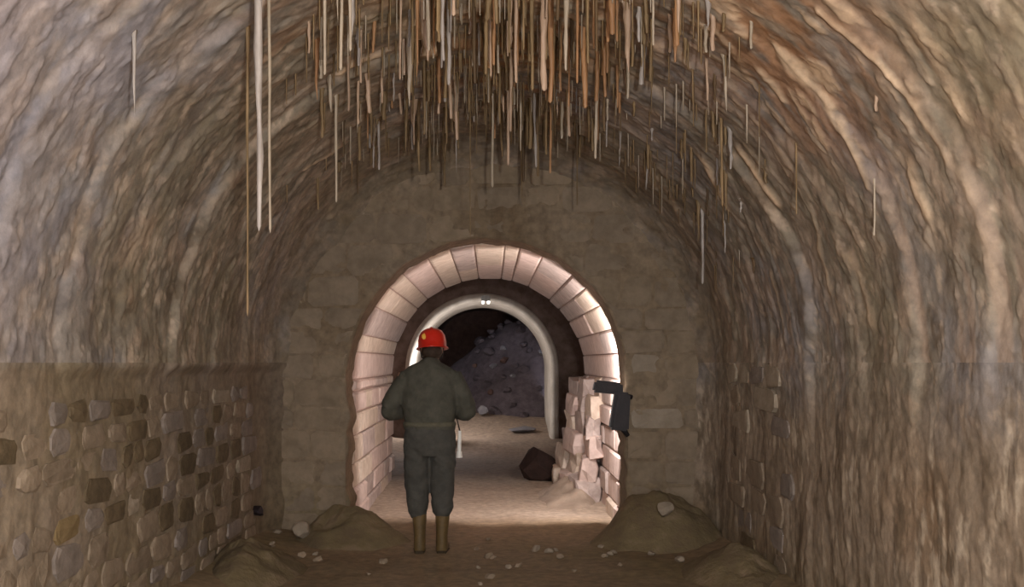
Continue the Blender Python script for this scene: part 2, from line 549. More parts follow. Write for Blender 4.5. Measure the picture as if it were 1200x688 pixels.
def rough_poly(u0, u1, v0, v1, j, rng, round_=0.25):
    """rounded irregular quad outline, 8 points."""
    w, h = u1 - u0, v1 - v0
    c = round_ * min(w, h)
    pts = [(u0 + c, v0), (u1 - c, v0), (u1, v0 + c), (u1, v1 - c), (u1 - c, v1), (u0 + c, v1), (u0, v1 - c), (u0, v0 + c)]
    return [(p[0] + rng.uniform(-j, j), p[1] + rng.uniform(-j, j)) for p in pts]


# rubble stones set in the left wall, the near 5.6 m that the frame shows
rng = random.Random(11)
v = 0.02
row = 0
while v < 1.46:
    h = rng.uniform(0.13, 0.19)
    u = 3.7 + rng.uniform(0, .2)
    while u < 8.6:
        w = rng.uniform(0.14, 0.34) * (1 + 0.12 * (u - 3.7))
        if rng.random() > 0.10 and v + h < 1.53:
            xw = wall_at(-1, u + w / 2, v + h / 2)
            pr = rng.uniform(0.002, 0.016)
            k = rng.random()
            m = 'wstone_c' if k < .30 else 'wstone_a' if k < .74 else 'wstone_b' if k < .96 else 'wstone_e'
            if k < .30: pr = max(pr, .010)
            if abs(u - 4.9) < .10 and abs(v - .62) < .08: m = 'wstone_d'
            me = stone_mesh('stone', rough_poly(u + .015, u + w - .015, v + .012, v + h - .012, .014, rng, .3), 0.05, pr, 0.025,
                            lambda a, b, o, xw=xw: (-xw + o, a, b), rng=rng)
            link('stone', me, M[m], wall_left)
        u += w
    v += h
    row += 1

# stones showing through the crust of the right wall
rng = random.Random(12)
v = 0.05
while v < 1.40:
    h = rng.uniform(0.15, 0.22)
    u = 4.2 + rng.uniform(0, .4)
    while u < 9.0:
        w = rng.uniform(0.2, 0.45) * (1 + 0.08 * (u - 3.7))
        far = u > 6.8
        if rng.random() < (0.7 if far else 0.0) and u + w < 8.85:
            xw = wall_at(1, u + w / 2, v + h / 2)
            k = rng.random()
            m = 'wstone_a' if k < .5 else 'wstone_b' if k < .75 else 'wstone_c' if k < .9 else 'wstone_e'
            if v > 1.1 and u > 7 and rng.random() < .5: m = 'wstone_e'
            me = stone_mesh('stone', rough_poly(u + .015, u + w - .015, v + .012, v + h - .012, .02, rng, .3), 0.06, rng.uniform(.0, .016), 0.03,
                            lambda a, b, o, xw=xw: (xw - o, a, b), rng=rng)
            link('stone', me, M[m], wall_right)
        u += w
    v += h

# ------------------------------------------------------------------ floor
nx, ny = 200, 420
x = np.linspace(-2.4, 2.4, nx)[:, None]
y = np.linspace(-2.5, 27.0, ny)[None, :]
X, Y = np.broadcast_arrays(x, y)
Zf = 0.035 * fbm(X * 1.3, Y * 1.0, 0, 31, 4) + 0.018 * fbm(X * 5, Y * 5, 0, 32, 4)
Zf = Zf + 0.14 * sstep(17.0, 18.9, Y) + 0.36 * sstep(19.0, 21.6, Y) + 0.10 * np.exp(-((np.abs(X) - 2.1) / 0.35) ** 2)


def floor_z(px, py):
    xx = np.array([px], float); y_ = np.array([py], float)
    z = 0.035 * fbm(xx * 1.3, y_ * 1.0, 0, 31, 4) + 0.018 * fbm(xx * 5, y_ * 5, 0, 32, 4)
    z = z + 0.14 * sstep(17.0, 18.9, y_) + 0.36 * sstep(19.0, 21.6, y_) + 0.10 * np.exp(-((np.abs(xx) - 2.1) / 0.35) ** 2)
    return float(z[0])


C = np.ones(X.shape + (3,)) * np.array(lin(128, 110, 86)[:3])
n = fbm(X * 1.5, Y * 1.2, 0, 33, 4)
C = blend(C, (118, 104, 72), sstep(0, .5, n) * .6)
C = blend(C, (138, 116, 92), sstep(.05, .5, -n) * .6)
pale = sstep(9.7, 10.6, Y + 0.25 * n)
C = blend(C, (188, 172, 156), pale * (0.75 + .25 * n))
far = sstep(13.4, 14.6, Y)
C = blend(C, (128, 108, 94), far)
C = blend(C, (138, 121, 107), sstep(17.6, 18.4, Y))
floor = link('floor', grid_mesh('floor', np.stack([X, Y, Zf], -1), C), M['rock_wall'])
tag(floor, 'uneven muddy ground running through the chamber and passage', kind='structure')

# ------------------------------------------------------------------ end wall with its round-headed opening
EX, EZ, ER = -0.035, 1.43, 1.25


def opening_path(n, cx, cz, r, zb, skew=0.0):
    """points from the left foot up over the arch to the right foot."""
    ns = n // 4
    pts = [(cx - r, z) for z in np.linspace(zb, cz, ns, endpoint=False)]
    pts += [(cx - r * math.cos(a), cz + r * math.sin(a)) for a in np.linspace(0, PI, n - 2 * ns)]
    pts += [(cx + r, z) for z in np.linspace(cz, zb, ns + 1)[1:]]
    return np.array(pts)


NP = 240
pin = opening_path(NP, EX, EZ, ER, -0.3)
jag = 0.035 * fbm(np.arange(NP) * 0.33, np.zeros(NP), 0, 91, 3) * sstep(EZ + 0.25, EZ - 0.1, pin[:, 1]) + 0.010 * fbm(np.arange(NP) * 0.2, np.zeros(NP), 0, 92, 2)
dirn = pin - np.array([EX, EZ]); dirn[:, 1] = np.maximum(dirn[:, 1], 0)
dirn = dirn / np.linalg.norm(dirn, axis=1)[:, None]
pin = pin + dirn * jag[:, None]
pout = opening_path(NP, 0, CZ, RV + 0.22, -0.3)
NR = 46
t = np.linspace(0, 1, NR)[None, :, None]
face = pin[:, None, :] * (1 - t) + pout[:, None, :] * t
FX, FZ = face[..., 0], face[..., 1]
FY = YE + 0.03 * fbm(FX * 2.2, FZ * 2.2, 0, 93, 4) + 0.014 * fbm(FX * 9, FZ * 9, 0, 94, 4)
front = np.stack([FX, FY, FZ], -1)
# soffit (the thickness of the wall) ahead of the face rows
sof = []
for k in np.linspace(1, 0, 9)[:-1]:
    s = np.stack([pin[:, 0], YE + 0.46 * k + 0 * pin[:, 0], pin[:, 1]], -1)
    jj = 0.012 * fbm(np.arange(NP) * 0.5, np.full(NP, k * 7), 0, 95, 3)
    s[:, 0] += dirn[:, 0] * jj; s[:, 2] += dirn[:, 1] * jj
    sof.append(s)
sof = np.stack(sof, 1)
back = np.stack([pout[:, None, 0], np.full((NP, 1), YE + 0.46), pout[:, None, 1]], -1)
back0 = sof[:, :1].copy()
Pw = np.concatenate([back, sof, front], 1)
C = np.ones(Pw.shape[:2] + (3,)) * np.array(lin(126, 110, 91)[:3])
n = fbm(Pw[..., 0] * 1.4, Pw[..., 2] * 1.4, 0, 96, 4)
n2 = fbm(Pw[..., 0] * 14, Pw[..., 2] * 1.2, 0, 97, 4)
C = blend(C, (136, 122, 106), sstep(0, .5, n) * .8)
C = blend(C, (112, 96, 76), sstep(0, .5, -n) * .8)
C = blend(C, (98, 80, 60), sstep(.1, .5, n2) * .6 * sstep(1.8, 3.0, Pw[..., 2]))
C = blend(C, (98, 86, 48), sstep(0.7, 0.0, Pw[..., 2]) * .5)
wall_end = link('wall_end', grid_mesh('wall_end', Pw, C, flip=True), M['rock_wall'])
tag(wall_end, 'brown masonry end wall pierced by the round-headed opening', kind='structure')

rng = random.Random(21)
v = 0.0
while v < 3.55:
    h = rng.uniform(0.20, 0.30)
    u = -2.15 - rng.uniform(0, .3)
    while u < 2.2:
        w = rng.uniform(0.28, 0.52)
        poly = []
        a0 = rough_poly(u + .012, u + w - .012, v + .010, v + h - .010, .012, rng, .18)
        nn = len(a0)
        for i in range(nn):                                    # refine the outline so it can follow the arch edge
            p, q = a0[i], a0[(i + 1) % nn]
            for s in (0, .5):
                poly.append((p[0] * (1 - s) + q[0] * s, p[1] * (1 - s) + q[1] * s))
        cu, cv = u + w / 2, v + h / 2

        def dist_in(a, b):
            return math.hypot(a - EX, b - EZ) if b > EZ else abs(a - EX)
        inside = sum(1 for p in poly if dist_in(*p) < ER + .015)
        outs = sum(1 for p in poly if (math.hypot(p[0], p[1] - CZ) if p[1] > CZ else abs(p[0])) > RV + .05)
        if inside <= 8 and outs < 12:
            q2 = []
            for a, b in poly:
                d = dist_in(a, b)
                if d < ER + .02:
                    k = (ER + .02) / max(d, .01)
                    if b > EZ: a, b = EX + (a - EX) * k, EZ + (b - EZ) * k
                    else: a = EX + (a - EX) * k
                ro = math.hypot(a, b - CZ) if b > CZ else abs(a)
                if ro > RV + .05:
                    k = (RV + .05) / ro
                    if b > CZ: a, b = a * k, CZ + (b - CZ) * k
                    else: a = a * k
                q2.append((a, b))
            area = 0
            for i in range(len(q2)):
                p, q = q2[i], q2[(i + 1) % len(q2)]
                area += p[0] * q[1] - q[0] * p[1]
            if area * .5 > 0.02:
                k = rng.random()
                m = 'estone_a' if k < .5 else 'estone_b' if k < .96 or cu < 0 else 'estone_c'
                if cu > 1.3 and .9 < cv < 1.9 and rng.random() < .35: m = 'estone_c'
                pr = rng.uniform(0.002, 0.014) if cv < 2.2 else rng.uniform(-.002, .006)
                me = stone_mesh('block', q2, .05, pr, .022, lambda a, b, o: (a, YE - o, b), rng=rng)
                link('block', me, M[m], wall_end)
        u += w
    v += h

# ------------------------------------------------------------------ lit passage: voussoirs and jamb stones
NPp = 120
pp = opening_path(NPp, PX, PZ, PR + 0.028, -0.3)
ysn = np.linspace(YP0 - .02, YP1, 60)
Pm = np.stack([np.repeat(pp[:, None, 0], 60, 1), np.repeat(ysn[None, :], NPp, 0), np.repeat(pp[:, None, 1], 60, 1)], -1)
lining = link('wall_passage', grid_mesh('wall_passage', Pm), M['mortar'])
tag(lining, 'pale stone lined passage lit behind the end wall', kind='structure')


def pass_pt(s, y, out):
    """s runs along the section: <0 left jamb depth, 0..1 over the arch, >1 right jamb; out = proud towards the axis."""
    r = PR + 0.02 - out
    if s < 0: return (PX - r, y, PZ + s)
    if s > 1: return (PX + r, y, PZ - (s - 1))
    a = s * PI
    return (PX - r * math.cos(a), y, PZ + r * math.sin(a))


rng = random.Random(31)
courses = []
s = -1.46
while s < -0.01:
    h = rng.uniform(.20, .30)
    e = min(s + h, 0.0)
    if -e < .08: e = 0.0
    courses.append((s, e)); s = e
NV = 17
cuts = [0] + [(i + rng.uniform(-.22, .22)) / NV for i in range(1, NV)] + [1]
courses += list(zip(cuts[:-1], cuts[1:]))
s = 1.0
while s < 2.40:
    e = min(s + rng.uniform(.20, .30), 2.46); courses.append((s, e)); s = e
for (s0, s1) in courses:
    arch = 0 <= s0 and s1 <= 1
    y = YP0
    vr = rng.random()
    first = True
    while y < YP1 - .05:
        w = rng.choice([4.2, 4.2, 2.2]) * rng.uniform(.8, 1.1) if arch else rng.uniform(.55, 1.3)
        if first and not arch: w *= rng.uniform(.5, 1.0)
        first = False
        if arch: w = 9 if y > YP0 + .1 or vr < .6 else (YP1 - YP0) * rng.uniform(.3, .7)
        e = y + w
        if YP1 - e < .35: e = YP1
        g = .007 / (PI * PR) if arch else .009
        jt = .003 / (PI * PR) if arch else .008
        poly = [(y + .008, s0 + g), ((y + e) / 2, s0 + g + rng.uniform(-jt, jt)), (e - .008, s0 + g), (e - .008, s1 - g), ((y + e) / 2, s1 - g + rng.uniform(-jt, jt)), (y + .008, s1 - g)]
        pr = rng.uniform(.006, .022) if arch else rng.uniform(.0, .05)
        n = len(poly); V = []
        cu = (y + e) / 2; cv = (s0 + s1) / 2
        sc = 1 / (PI * PR) if arch else 1.0
        for out, ins in ((-.16, 0), (pr * .4, 0), (pr, .018)):
            for (a, b) in poly:
                a2 = a + (ins if a < cu - .01 else -ins if a > cu + .01 else 0)
                b2 = b + (ins * sc if b < cv else -ins * sc)
                V.append(pass_pt(b2, a2, out + rng.uniform(-.003, .003)))
        Fc = [(l * n + i, l * n + (i + 1) % n, (l + 1) * n + (i + 1) % n, (l + 1) * n + i) for l in (0, 1) for i in range(n)]
        Fc += [(2 * n, 2 * n + 1, 2 * n + 4, 2 * n + 5), (2 * n + 1, 2 * n + 2, 2 * n + 3, 2 * n + 4)]
        k = rng.random()
        link('voussoir' if arch else 'jamb_stone', fix_normals(py_mesh('stone_block', V, Fc)), M['voussoir_a' if k < .45 else 'voussoir_b' if k < .8 else 'voussoir_c'], lining)
        y = e

# ------------------------------------------------------------------ gallery beyond the passage, wider, dark
GR = 1.95
gp = opening_path(100, 0, 1.35, GR, -0.3)
ys = np.linspace(YP1, YA + .1, 90)
A, Bq = np.meshgrid(np.arange(100), ys, indexing='ij')
d = 0.05 * fbm(A * .12, Bq * 1.4, 0, 101, 4) + .03 * fbm(A * .4, Bq * 5, 0, 102, 3)
dv = gp - np.array([0, 1.35]); dv[:, 1] = np.maximum(dv[:, 1], 0); dv /= np.linalg.norm(dv, axis=1)[:, None]
Pg = np.stack([gp[:, None, 0] + dv[:, None, 0] * d, Bq, gp[:, None, 1] + dv[:, None, 1] * d], -1)
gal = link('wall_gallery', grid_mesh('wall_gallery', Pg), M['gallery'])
tag(gal, 'dark gallery walls between the passage and the concrete arch', kind='structure')


def annulus(name, pi_, po, y0, amp, matn, seed, n=14):
    t = np.linspace(0, 1, n)[None, :, None]
    f = pi_[:, None, :] * (1 - t) + po[:, None, :] * t
    yy_ = y0 + amp * fbm(f[..., 0] * 4, f[..., 1] * 4, 0, seed, 3)
    return link(name, grid_mesh(name, np.stack([f[..., 0], yy_, f[..., 1]], -1), flip=True), M[matn])


bk = annulus('wall_passage_back', opening_path(100, PX, PZ, PR + .02, -.3), opening_path(100, 0, 1.35, GR + .1, -.3), YP1, .0, 'gallery', 103)
tag(bk, 'rear face of the passage masonry', kind='structure')
AX, AZ, AR = -0.16, 1.42, 1.42     # concrete arch: axis, springing, outer radius
pw = annulus('wall_portal', opening_path(120, AX, AZ, AR - .10, -.3), opening_path(120, 0, 1.35, GR + .15, -.3), YA + .02, .05, 'gallery', 104)
tag(pw, 'rough stone wall around the concrete arch', kind='structure')

# concrete arch lining with a rounded nose
prof = [(AR + .02, YA + .10)]
for a in np.linspace(0, PI, 12):
    prof.append((AR - .07 + .07 * math.cos(a), YA - .02 - .07 * math.sin(a)))
prof += [(AR - .15, YA + .4), (AR - .15, YA + 1.2), (AR - .15, YA + 2.2)]
rows = []
for (r, yv) in prof:
    p = opening_path(140, AX, AZ, r, -.2)
    rows.append(np.stack([p[:, 0], np.full(140, yv), p[:, 1]], -1))
ca = link('trim_1', grid_mesh('concrete_arch', np.stack(rows, 1), flip=True), M['concrete'])
tag(ca, 'smooth pale concrete arch with rounded edge deep in the tunnel', kind='structure')
# raw rock gallery behind it, closed by the roof fall
fp = opening_path(80, AX, AZ + .05, 1.5, -.3)
ys = np.linspace(YA + 2.1, 27.5, 60)
A, Bq = np.meshgrid(np.arange(80), ys, indexing='ij')
d = 0.12 * fbm(A * .15, Bq * 1.2, 0, 111, 4) + .05 * fbm(A * .5, Bq * 4, 0, 112, 3)
dv = fp - np.array([AX, AZ + .05]); dv[:, 1] = np.maximum(dv[:, 1], 0); dv /= np.linalg.norm(dv, axis=1)[:, None]
fg = link('wall_far', grid_mesh('wall_far', np.stack([fp[:, None, 0] + dv[:, None, 0] * d, Bq, fp[:, None, 1] + dv[:, None, 1] * d], -1)), M['rubble_brown'])
tag(fg, 'raw dark rock walls behind the concrete arch', kind='structure')
xx = np.linspace(-2, 2, 30)[:, None]; zz = np.linspace(-.3, 3.3, 30)[None, :]
XX, ZZ = np.broadcast_arrays(xx, zz)
bw = link('wall_back', grid_mesh('wall_back', np.stack([XX, 27.3 + .2 * fbm(XX * 2, ZZ * 2, 0, 113, 3), ZZ], -1), flip=True), M['rubble_brown'])
tag(bw, 'dark rock face at the far end', kind='structure')

# ------------------------------------------------------------------ rocks and heaps


def rock_mesh(name, seed, sub=2, amp=.28, flat=1.0):
    bm = bmesh.new()
    bmesh.ops.create_icosphere(bm, subdivisions=sub, radius=.5)
    r = random.Random(seed)
    planes = []
    for i in range(9):
        v = Vector((r.gauss(0, 1), r.gauss(0, 1), r.gauss(0, 1))).normalized()
        planes.append((v, r.uniform(.22, .38)))
    for v in bm.verts:
        for nrm, d in planes:
            k = v.co.dot(nrm) - d
            if k > 0: v.co -= nrm * k * .95
        v.co *= 1 + r.uniform(-amp, amp) * .12
        v.co.z *= flat
    me = bpy.data.meshes.new(name)
    bm.to_mesh(me); bm.free()
    return me


ORD = ['first', 'second', 'third', 'fourth', 'fifth', 'sixth', 'seventh', 'eighth', 'ninth', 'tenth', 'eleventh', 'twelfth', 'thirteenth', 'fourteenth',
       'fifteenth', 'sixteenth', 'seventeenth', 'eighteenth', 'nineteenth', 'twentieth']


def ordinal(q, n):
    """place in a row counted from the left of the photograph."""
    if n == 1: return 'only'
    if q == 0: return 'leftmost'
    if q == n - 1: return 'rightmost'
    if q < 10: return ORD[q] + ' from left'
    return ORD[min(n - 1 - q, 19)] + ' from right'


ROCKS = [rock_mesh('rock', 100 + i) for i in range(8)]


def rock(loc, size, matn, label, cat='rock', group=None, seed=0, squash=(1, 1, 1), rot=None, name='rock'):
    r = random.Random(seed)
    me = ROCKS[seed % 8]
    key = 'rk_%d_%s' % (seed % 8, matn)
    m2 = bpy.data.meshes.get(key)
    if m2 is None:
        m2 = me.copy(); m2.name = key; m2.materials.clear(); m2.materials.append(M[matn])
    o = bpy.data.objects.new(name, m2); COL.objects.link(o)
    o.location = loc
    o.rotation_euler = rot if rot else (r.uniform(-.4, .4), r.uniform(-.4, .4), r.uniform(0, 6.28))
    o.scale = (size * squash[0], size * squash[1], size * squash[2])
    return tag(o, label, cat, group)


def heap(name, cx, cy, rx, ry, h, matn, label, seed, peak=(0, 0), cat='mound', tilt=0.0, n=56):
    a = np.linspace(0, 2 * PI, n, endpoint=False)[:, None]
    r = np.linspace(0, 1, 26)[None, :]
    px, py = peak
    ca_, sa_ = np.cos(a), np.sin(a)
    X = rx * r * ca_ + px * (1 - r); Yh = ry * r * sa_ + py * (1 - r)
    Z = h * (1 - r ** 2) ** 1.5 * (1 + .25 * fbm(X * 3 / max(rx, .3), Yh * 3 / max(rx, .3), 0, seed, 3))
    Z = Z + (.06 * fbm((X + cx) * 5, (Yh + cy) * 5, 0, seed + 1, 4) + .02 * fbm((X + cx) * 18, (Yh + cy) * 18, 0, seed + 2, 2)) * (1 - r ** 4) - .05 * r
    X = X + 0 * Z; Yh = Yh + 0 * Z
    me = grid_mesh(name, np.stack([X, Yh, Z], -1), close_u=True)
    o = link(name, me, M[matn])
    o.location = (cx, cy, floor_z(cx, cy) - .02)
    return tag(o, label, cat)


heap('earth_mound', 1.42, 8.78, .72, .52, .50, 'dirt', 'rounded brown earth mound at right foot of the opening', 201, peak=(.15, .2))
heap('earth_mound', -1.18, 8.85, .60, .42, .30, 'dirt', 'low brown earth bank at left foot of the opening', 205, peak=(-.1, .15))
heap('earth_mound', -1.75, 7.6, .42, .8, .22, 'dirt', 'olive earth bank against the left side wall', 209, peak=(-.1, 0))
heap('earth_mound', 1.75, 7.4, .45, .9, .20, 'dirt', 'low earth bank against the right side wall', 213, peak=(.1, 0))

# collapsed broken masonry at the right of the passage, pale blocks
rng = random.Random(51)


def block_mesh(seed):
    r = random.Random(seed)
    bm = bmesh.new()
    bmesh.ops.create_cube(bm, size=1)
    bmesh.ops.subdivide_edges(bm, edges=list(bm.edges), cuts=1, use_grid_fill=True)
    for v in bm.verts:
        v.co += Vector((r.uniform(-.09, .09), r.uniform(-.09, .09), r.uniform(-.09, .09)))
    bmesh.ops.bevel(bm, geom=[e for e in bm.edges if e.calc_face_angle(0) > .9], offset=.05, segments=1, affect='EDGES')
    me = bpy.data.meshes.new('block'); bm.to_mesh(me); bm.free()
    return me


for lv, (zl, xi) in enumerate(((.12, .80), (.36, .86), (.60, .92), (.83, .98), (1.04, 1.00), (1.23, 1.06))):
    for q, (yb_, dx_) in enumerate(((11.75, .16), (12.4, .06), (13.05, .0))):
        if lv == 5 and q == 0: continue
        x0 = xi + dx_ + rng.uniform(-.05, .05)
        x1 = 1.22
        o = link('fallen_block', block_mesh(300 + lv * 3 + q), M[rng.choice(['voussoir_b', 'voussoir_a', 'voussoir_c'])])
        o.location = ((x0 + x1) / 2, yb_ + rng.uniform(-.08, .08), zl); o.scale = (max(x1 - x0, .16), rng.uniform(.56, .66), rng.uniform(.23, .28))
        o.rotation_euler = (rng.uniform(-.08, .08), rng.uniform(-.10, .10), rng.uniform(-.12, .12))
        tag(o, '%s broken pale block at the right of the passage, %s course from the floor' % (('front', 'middle', 'rear')[q], ORD[lv]), 'stone block', 'broken pale blocks in the passage')
heap('pale_scree', .86, 11.9, .42, 1.2, .26, 'mud', 'pale scree spilling from the foot of the broken blocks in the passage', 221, peak=(.2, .3), cat='scree')
rock((.66, 13.45, .24), .54, 'shadow_rock', 'dark brown boulder added for the shadow left of the pale broken blocks', 'rock', None, 335, (1.1, 1.0, 1.0))  # boulder added in place of the dark shadow beside the blocks

# roof fall behind the concrete arch
nx, ny = 60, 60
x = np.linspace(-1.5, 1.30, nx)[:, None]; y = np.linspace(20.6, 26.8, ny)[None, :]
X, Y = np.broadcast_arrays(x, y)


def fall_z(X, Y):
    h = .35 + (Y - 21.2) * .95 + (X + .1) * .85 + .22 * fbm(X * 1.5, Y * 1.5, 0, 121, 4)
    h = np.minimum(h, 2.30 + (X - .15) * .8)
    h = .25 + (h - .25) * sstep(20.7, 21.7, Y)
    return np.clip(h, .2, 2.42) + 0.06 * fbm(X * 4, Y * 4, 0, 122, 3)


fall = link('rubble_heap', grid_mesh('rubble_heap', np.stack([X, Y, fall_z(X, Y)], -1)), M['rubble'])
tag(fall, 'dark grey roof fall of rubble filling the tunnel behind the concrete arch', 'rubble')
rng = random.Random(61)
falls = []
for i in range(400):
    y_ = 21.0 + abs(rng.gauss(0, 1.2)); x_ = (rng.uniform(556, 640) - VX) / F * y_
    s_ = rng.uniform(.16, .36)
    if y_ > 23.6 or len(falls) >= 54: continue
    if any(math.dist((x_, y_), f[:2]) < (s_ + f[2]) * .52 for f in falls): continue
    k = rng.random()
    falls.append((x_, y_, s_, 'rubble_pale' if k < .12 else 'rubble_brown' if k < .32 else 'rubble', i))
for m, nm in (('rubble_pale', 'pale grey'), ('rubble_brown', 'brownish'), ('rubble', 'dark grey')):
    for lo, hi, wd in ((0, 21.6, 'low front'), (21.6, 22.3, 'middle'), (22.3, 99, 'high rear')):
        sel = sorted([f for f in falls if f[3] == m and lo <= f[1] < hi], key=lambda f: f[0] / f[1])
        for q, (x_, y_, s_, _, i) in enumerate(sel):
            z_ = float(fall_z(np.array([x_]), np.array([y_]))[0])
            rock((x_, y_, z_ + s_ * .16), s_, m, ordinal(q, len(sel)) + ' %s rock on the %s of the roof fall' % (nm, wd), 'rock', nm + ' rocks on the roof fall', 400 + i, (1.1, 1, .75))
rock((.60, 19.75, floor_z(.6, 19.75) + .05), .42, 'rubble_pale', 'flat pale slab lying just behind the foot of the concrete arch', 'rock', None, 333, (1.6, 1, .35))
rock((-.17, 20.9, floor_z(-.17, 20.9) + .10), .26, 'rubble_pale', 'pale rock showing beside the elbow of the person, behind the concrete arch', 'rock', None, 334)

# loose stones on the chamber floor
rng = random.Random(71)
loose = []
for i in range(46):
    x_ = rng.uniform(-1.9, 1.9); y_ = rng.uniform(7.2, 9.0)
    if abs(x_ + .49) < .35 and y_ > 7.8: continue
    loose.append((x_, y_, rng.uniform(.04, .10), 'wstone_a' if rng.random() < .6 else 'estone_c', 'left part' if x_ < -.4 else 'right part' if x_ > .6 else 'middle', i))
for k, nm in (('wstone_a', 'brown'), ('estone_c', 'grey')):
    for side in ('left part', 'middle', 'right part'):
        sel = sorted([f for f in loose if f[3] == k and f[4] == side], key=lambda f: f[0] / f[1])
        for q, (x_, y_, s_, _, _, i) in enumerate(sel):
            rock((x_, y_, floor_z(x_, y_) + s_ * .15), s_, k, ordinal(q, len(sel)) + ' small %s stone on the %s of the muddy floor' % (nm, side), 'stone',
                 'loose %s floor stones, %s' % (nm, side), 500 + i, (1.2, 1, .7), name='loose_stone')
rock((-2.0, 8.75, .30), .16, 'black', 'small black rock on the ledge at the corner of left wall and end wall', 'rock', None, 600, (1.3, .8, .6))
rock((-1.60, 8.78, .14), .24, 'estone_c', 'rounded grey boulder at the left foot of the end wall', 'rock', None, 601, (1.3, .8, .7))
rock((1.45, 8.45, .36), .18, 'estone_c', 'pale square stone on the right earth mound', 'rock', None, 603, (1.1, .8, .9))

# ------------------------------------------------------------------ stalactites


def straw_mesh(seed, kind):
    """unit stalactite: hangs from z=0 to z=-1, radius about 1 at the root."""
    r = random.Random(seed)
    n, lv = 7, 9
    V = []; Fc = []
    ox = oy = 0
    for l in range(lv):
        t = l / (lv - 1)
        rad = {'straw': 1.0 - .35 * t, 'cone': (1 - t) ** .8 * 1.3 + .12, 'knob': (1 - .55 * t)}[kind] * (1 + r.uniform(-.16, .16))
        if l == 0: rad *= 1.7
        if kind == 'knob' and l in (3, 6): rad *= 1.35
        ox += r.uniform(-.22, .22); oy += r.uniform(-.22, .22)
        for k in range(n):
            a = 2 * PI * k / n
            V.append((ox + rad * math.cos(a), oy + rad * math.sin(a), -t))
    V.append((ox, oy, -1.02))
    for l in range(lv - 1):
        for k in range(n):
            k2 = (k + 1) % n
            Fc.append((l * n + k, (l + 1) * n + k, (l + 1) * n + k2, l * n + k2))
    for k in range(n):
        Fc.append(((lv - 1) * n + k, lv * n, (lv - 1) * n + (k + 1) % n))
    return py_mesh('stalactite', V, Fc, True)


STR = {}


def straw(px, ybot, Y, rad, matn, label, group, kind='straw', seed=0):
    X = (px - VX) / F * Y
    # depth of the root on the vault
    thv = math.acos(max(-.999, min(.999, X / RV)))
    for _ in range(3):
        Rr = rad_final(Y, thv)
        thv = math.acos(max(-.999, min(.999, X / Rr)))
    top = CZ + Rr * math.sin(thv) + .03
    bot = CAMZ + (VY - ybot) / F * Y
    if top - bot < .06: return None
    key = (seed % 6, kind, matn)
    if key not in STR:
        me = straw_mesh(seed % 6 + 40, kind)
        me.materials.append(M[matn]); STR[key] = me
    o = bpy.data.objects.new('stalactite', STR[key]); COL.objects.link(o)
    o.location = (X, Y, top)
    o.scale = (rad, rad, top - bot)
    o.rotation_euler = (0, 0, seed * 1.7)
    return tag(o, label, 'stalactite', group)


special = [
    (303, 265, 4.55, .019, 'straw_grey', 'knob', 'longest thick pale stalactite hanging far left of the curtain'),
    (316, 268, 4.75, .009, 'straw_cream', 'straw', 'slim pale stalactite just right of the longest thick one'),
    (291, 365, 5.1, .008, 'straw_brown', 'straw', 'very long thin brown straw reaching lowest on the left'),
    (157, 135, 4.4, .008, 'straw_grey', 'cone', 'lone short grey stalactite on the upper left vault'),
    (381, 86, 5.0, .010, 'straw_cream', 'straw', 'short pale stalactite left of the bright pair near the top'),
    (402, 80, 4.9, .011, 'straw_cream', 'straw', 'left one of the bright cream pair near the top edge'),
    (410, 58, 4.95, .010, 'straw_cream', 'straw', 'right one of the bright cream pair near the top edge'),
    (431, 132, 6.5, .020, 'straw_peach', 'straw', 'stout peach stalactite hanging from the ledge left of the crown'),
    (420, 145, 6.55, .010, 'straw_peach', 'straw', 'thin peach stalactite left of the stout peach one'),
    (447, 120, 6.5, .011, 'straw_peach', 'straw', 'thin peach stalactite right of the stout peach one'),
    (394, 235, 6.6, .011, 'straw_cream', 'straw', 'long cream stalactite above the olive patch, left of the opening'),
    (578, 218, 7.6, .012, 'straw_cream', 'straw', 'single cream straw hanging alone before the end wall, right of centre'),
    (551, 275, 7.2, .004, 'straw_brown', 'straw', 'hair-thin straw reaching down almost to the top of the pale ring'),
    (497, 70, 5.6, .040, 'straw_peach', 'cone', 'broad tapering peach stalactite near the top left of the crown'),
    (636, 105, 5.5, .024, 'straw_peach', 'straw', 'stout peach stalactite in the rusty band at the crown'),
    (645, 118, 5.6, .020, 'straw_rust', 'straw', 'stout rust stalactite in the rusty band at the crown'),
    (716, 40, 5.3, .022, 'straw_rust', 'straw', 'short rust stalactite right of the rusty band'),
    (735, 85, 5.5, .022, 'straw_peach', 'cone', 'tapering peach stalactite right of the rusty band'),
    (1027, 130, 4.6, .010, 'straw_peach', 'straw', 'short peach straw below the bright vein on the right vault'),
    (1060, 50, 4.3, .010, 'straw_cream', 'straw', 'short cream straw near the upper right, above the veins'),
    (1162, 90, 3.9, .008, 'straw_grey', 'cone', 'short grey straw nearest the right edge of the view'),
    (1025, 275, 5.0, .007, 'straw_cream', 'straw', 'long thin straw on the right, in front of the side wall'),
    (933, 250, 5.6, .006, 'straw_brown', 'straw', 'thin brown straw on the right flank, below the broad vein'),
    (845, 240, 6.2, .009, 'straw_brown', 'straw', 'thin brown straw over the right shoulder of the vault'),
]
for i, (px, yb, Y, rd, m, kd, lb) in enumerate(special):
    straw(px, yb, Y, rd, m, lb, None, kd, i * 5 + 1)

rng = random.Random(81)
cname = {'straw_cream': 'cream', 'straw_peach': 'peach', 'straw_rust': 'rust', 'straw_brown': 'brown', 'straw_dark': 'dark brown', 'straw_grey': 'grey'}
LEDGE = [4.95, 5.3, 5.65, 6.1, 6.45, 6.9, 7.35, 7.8, 8.2]
curtain = []


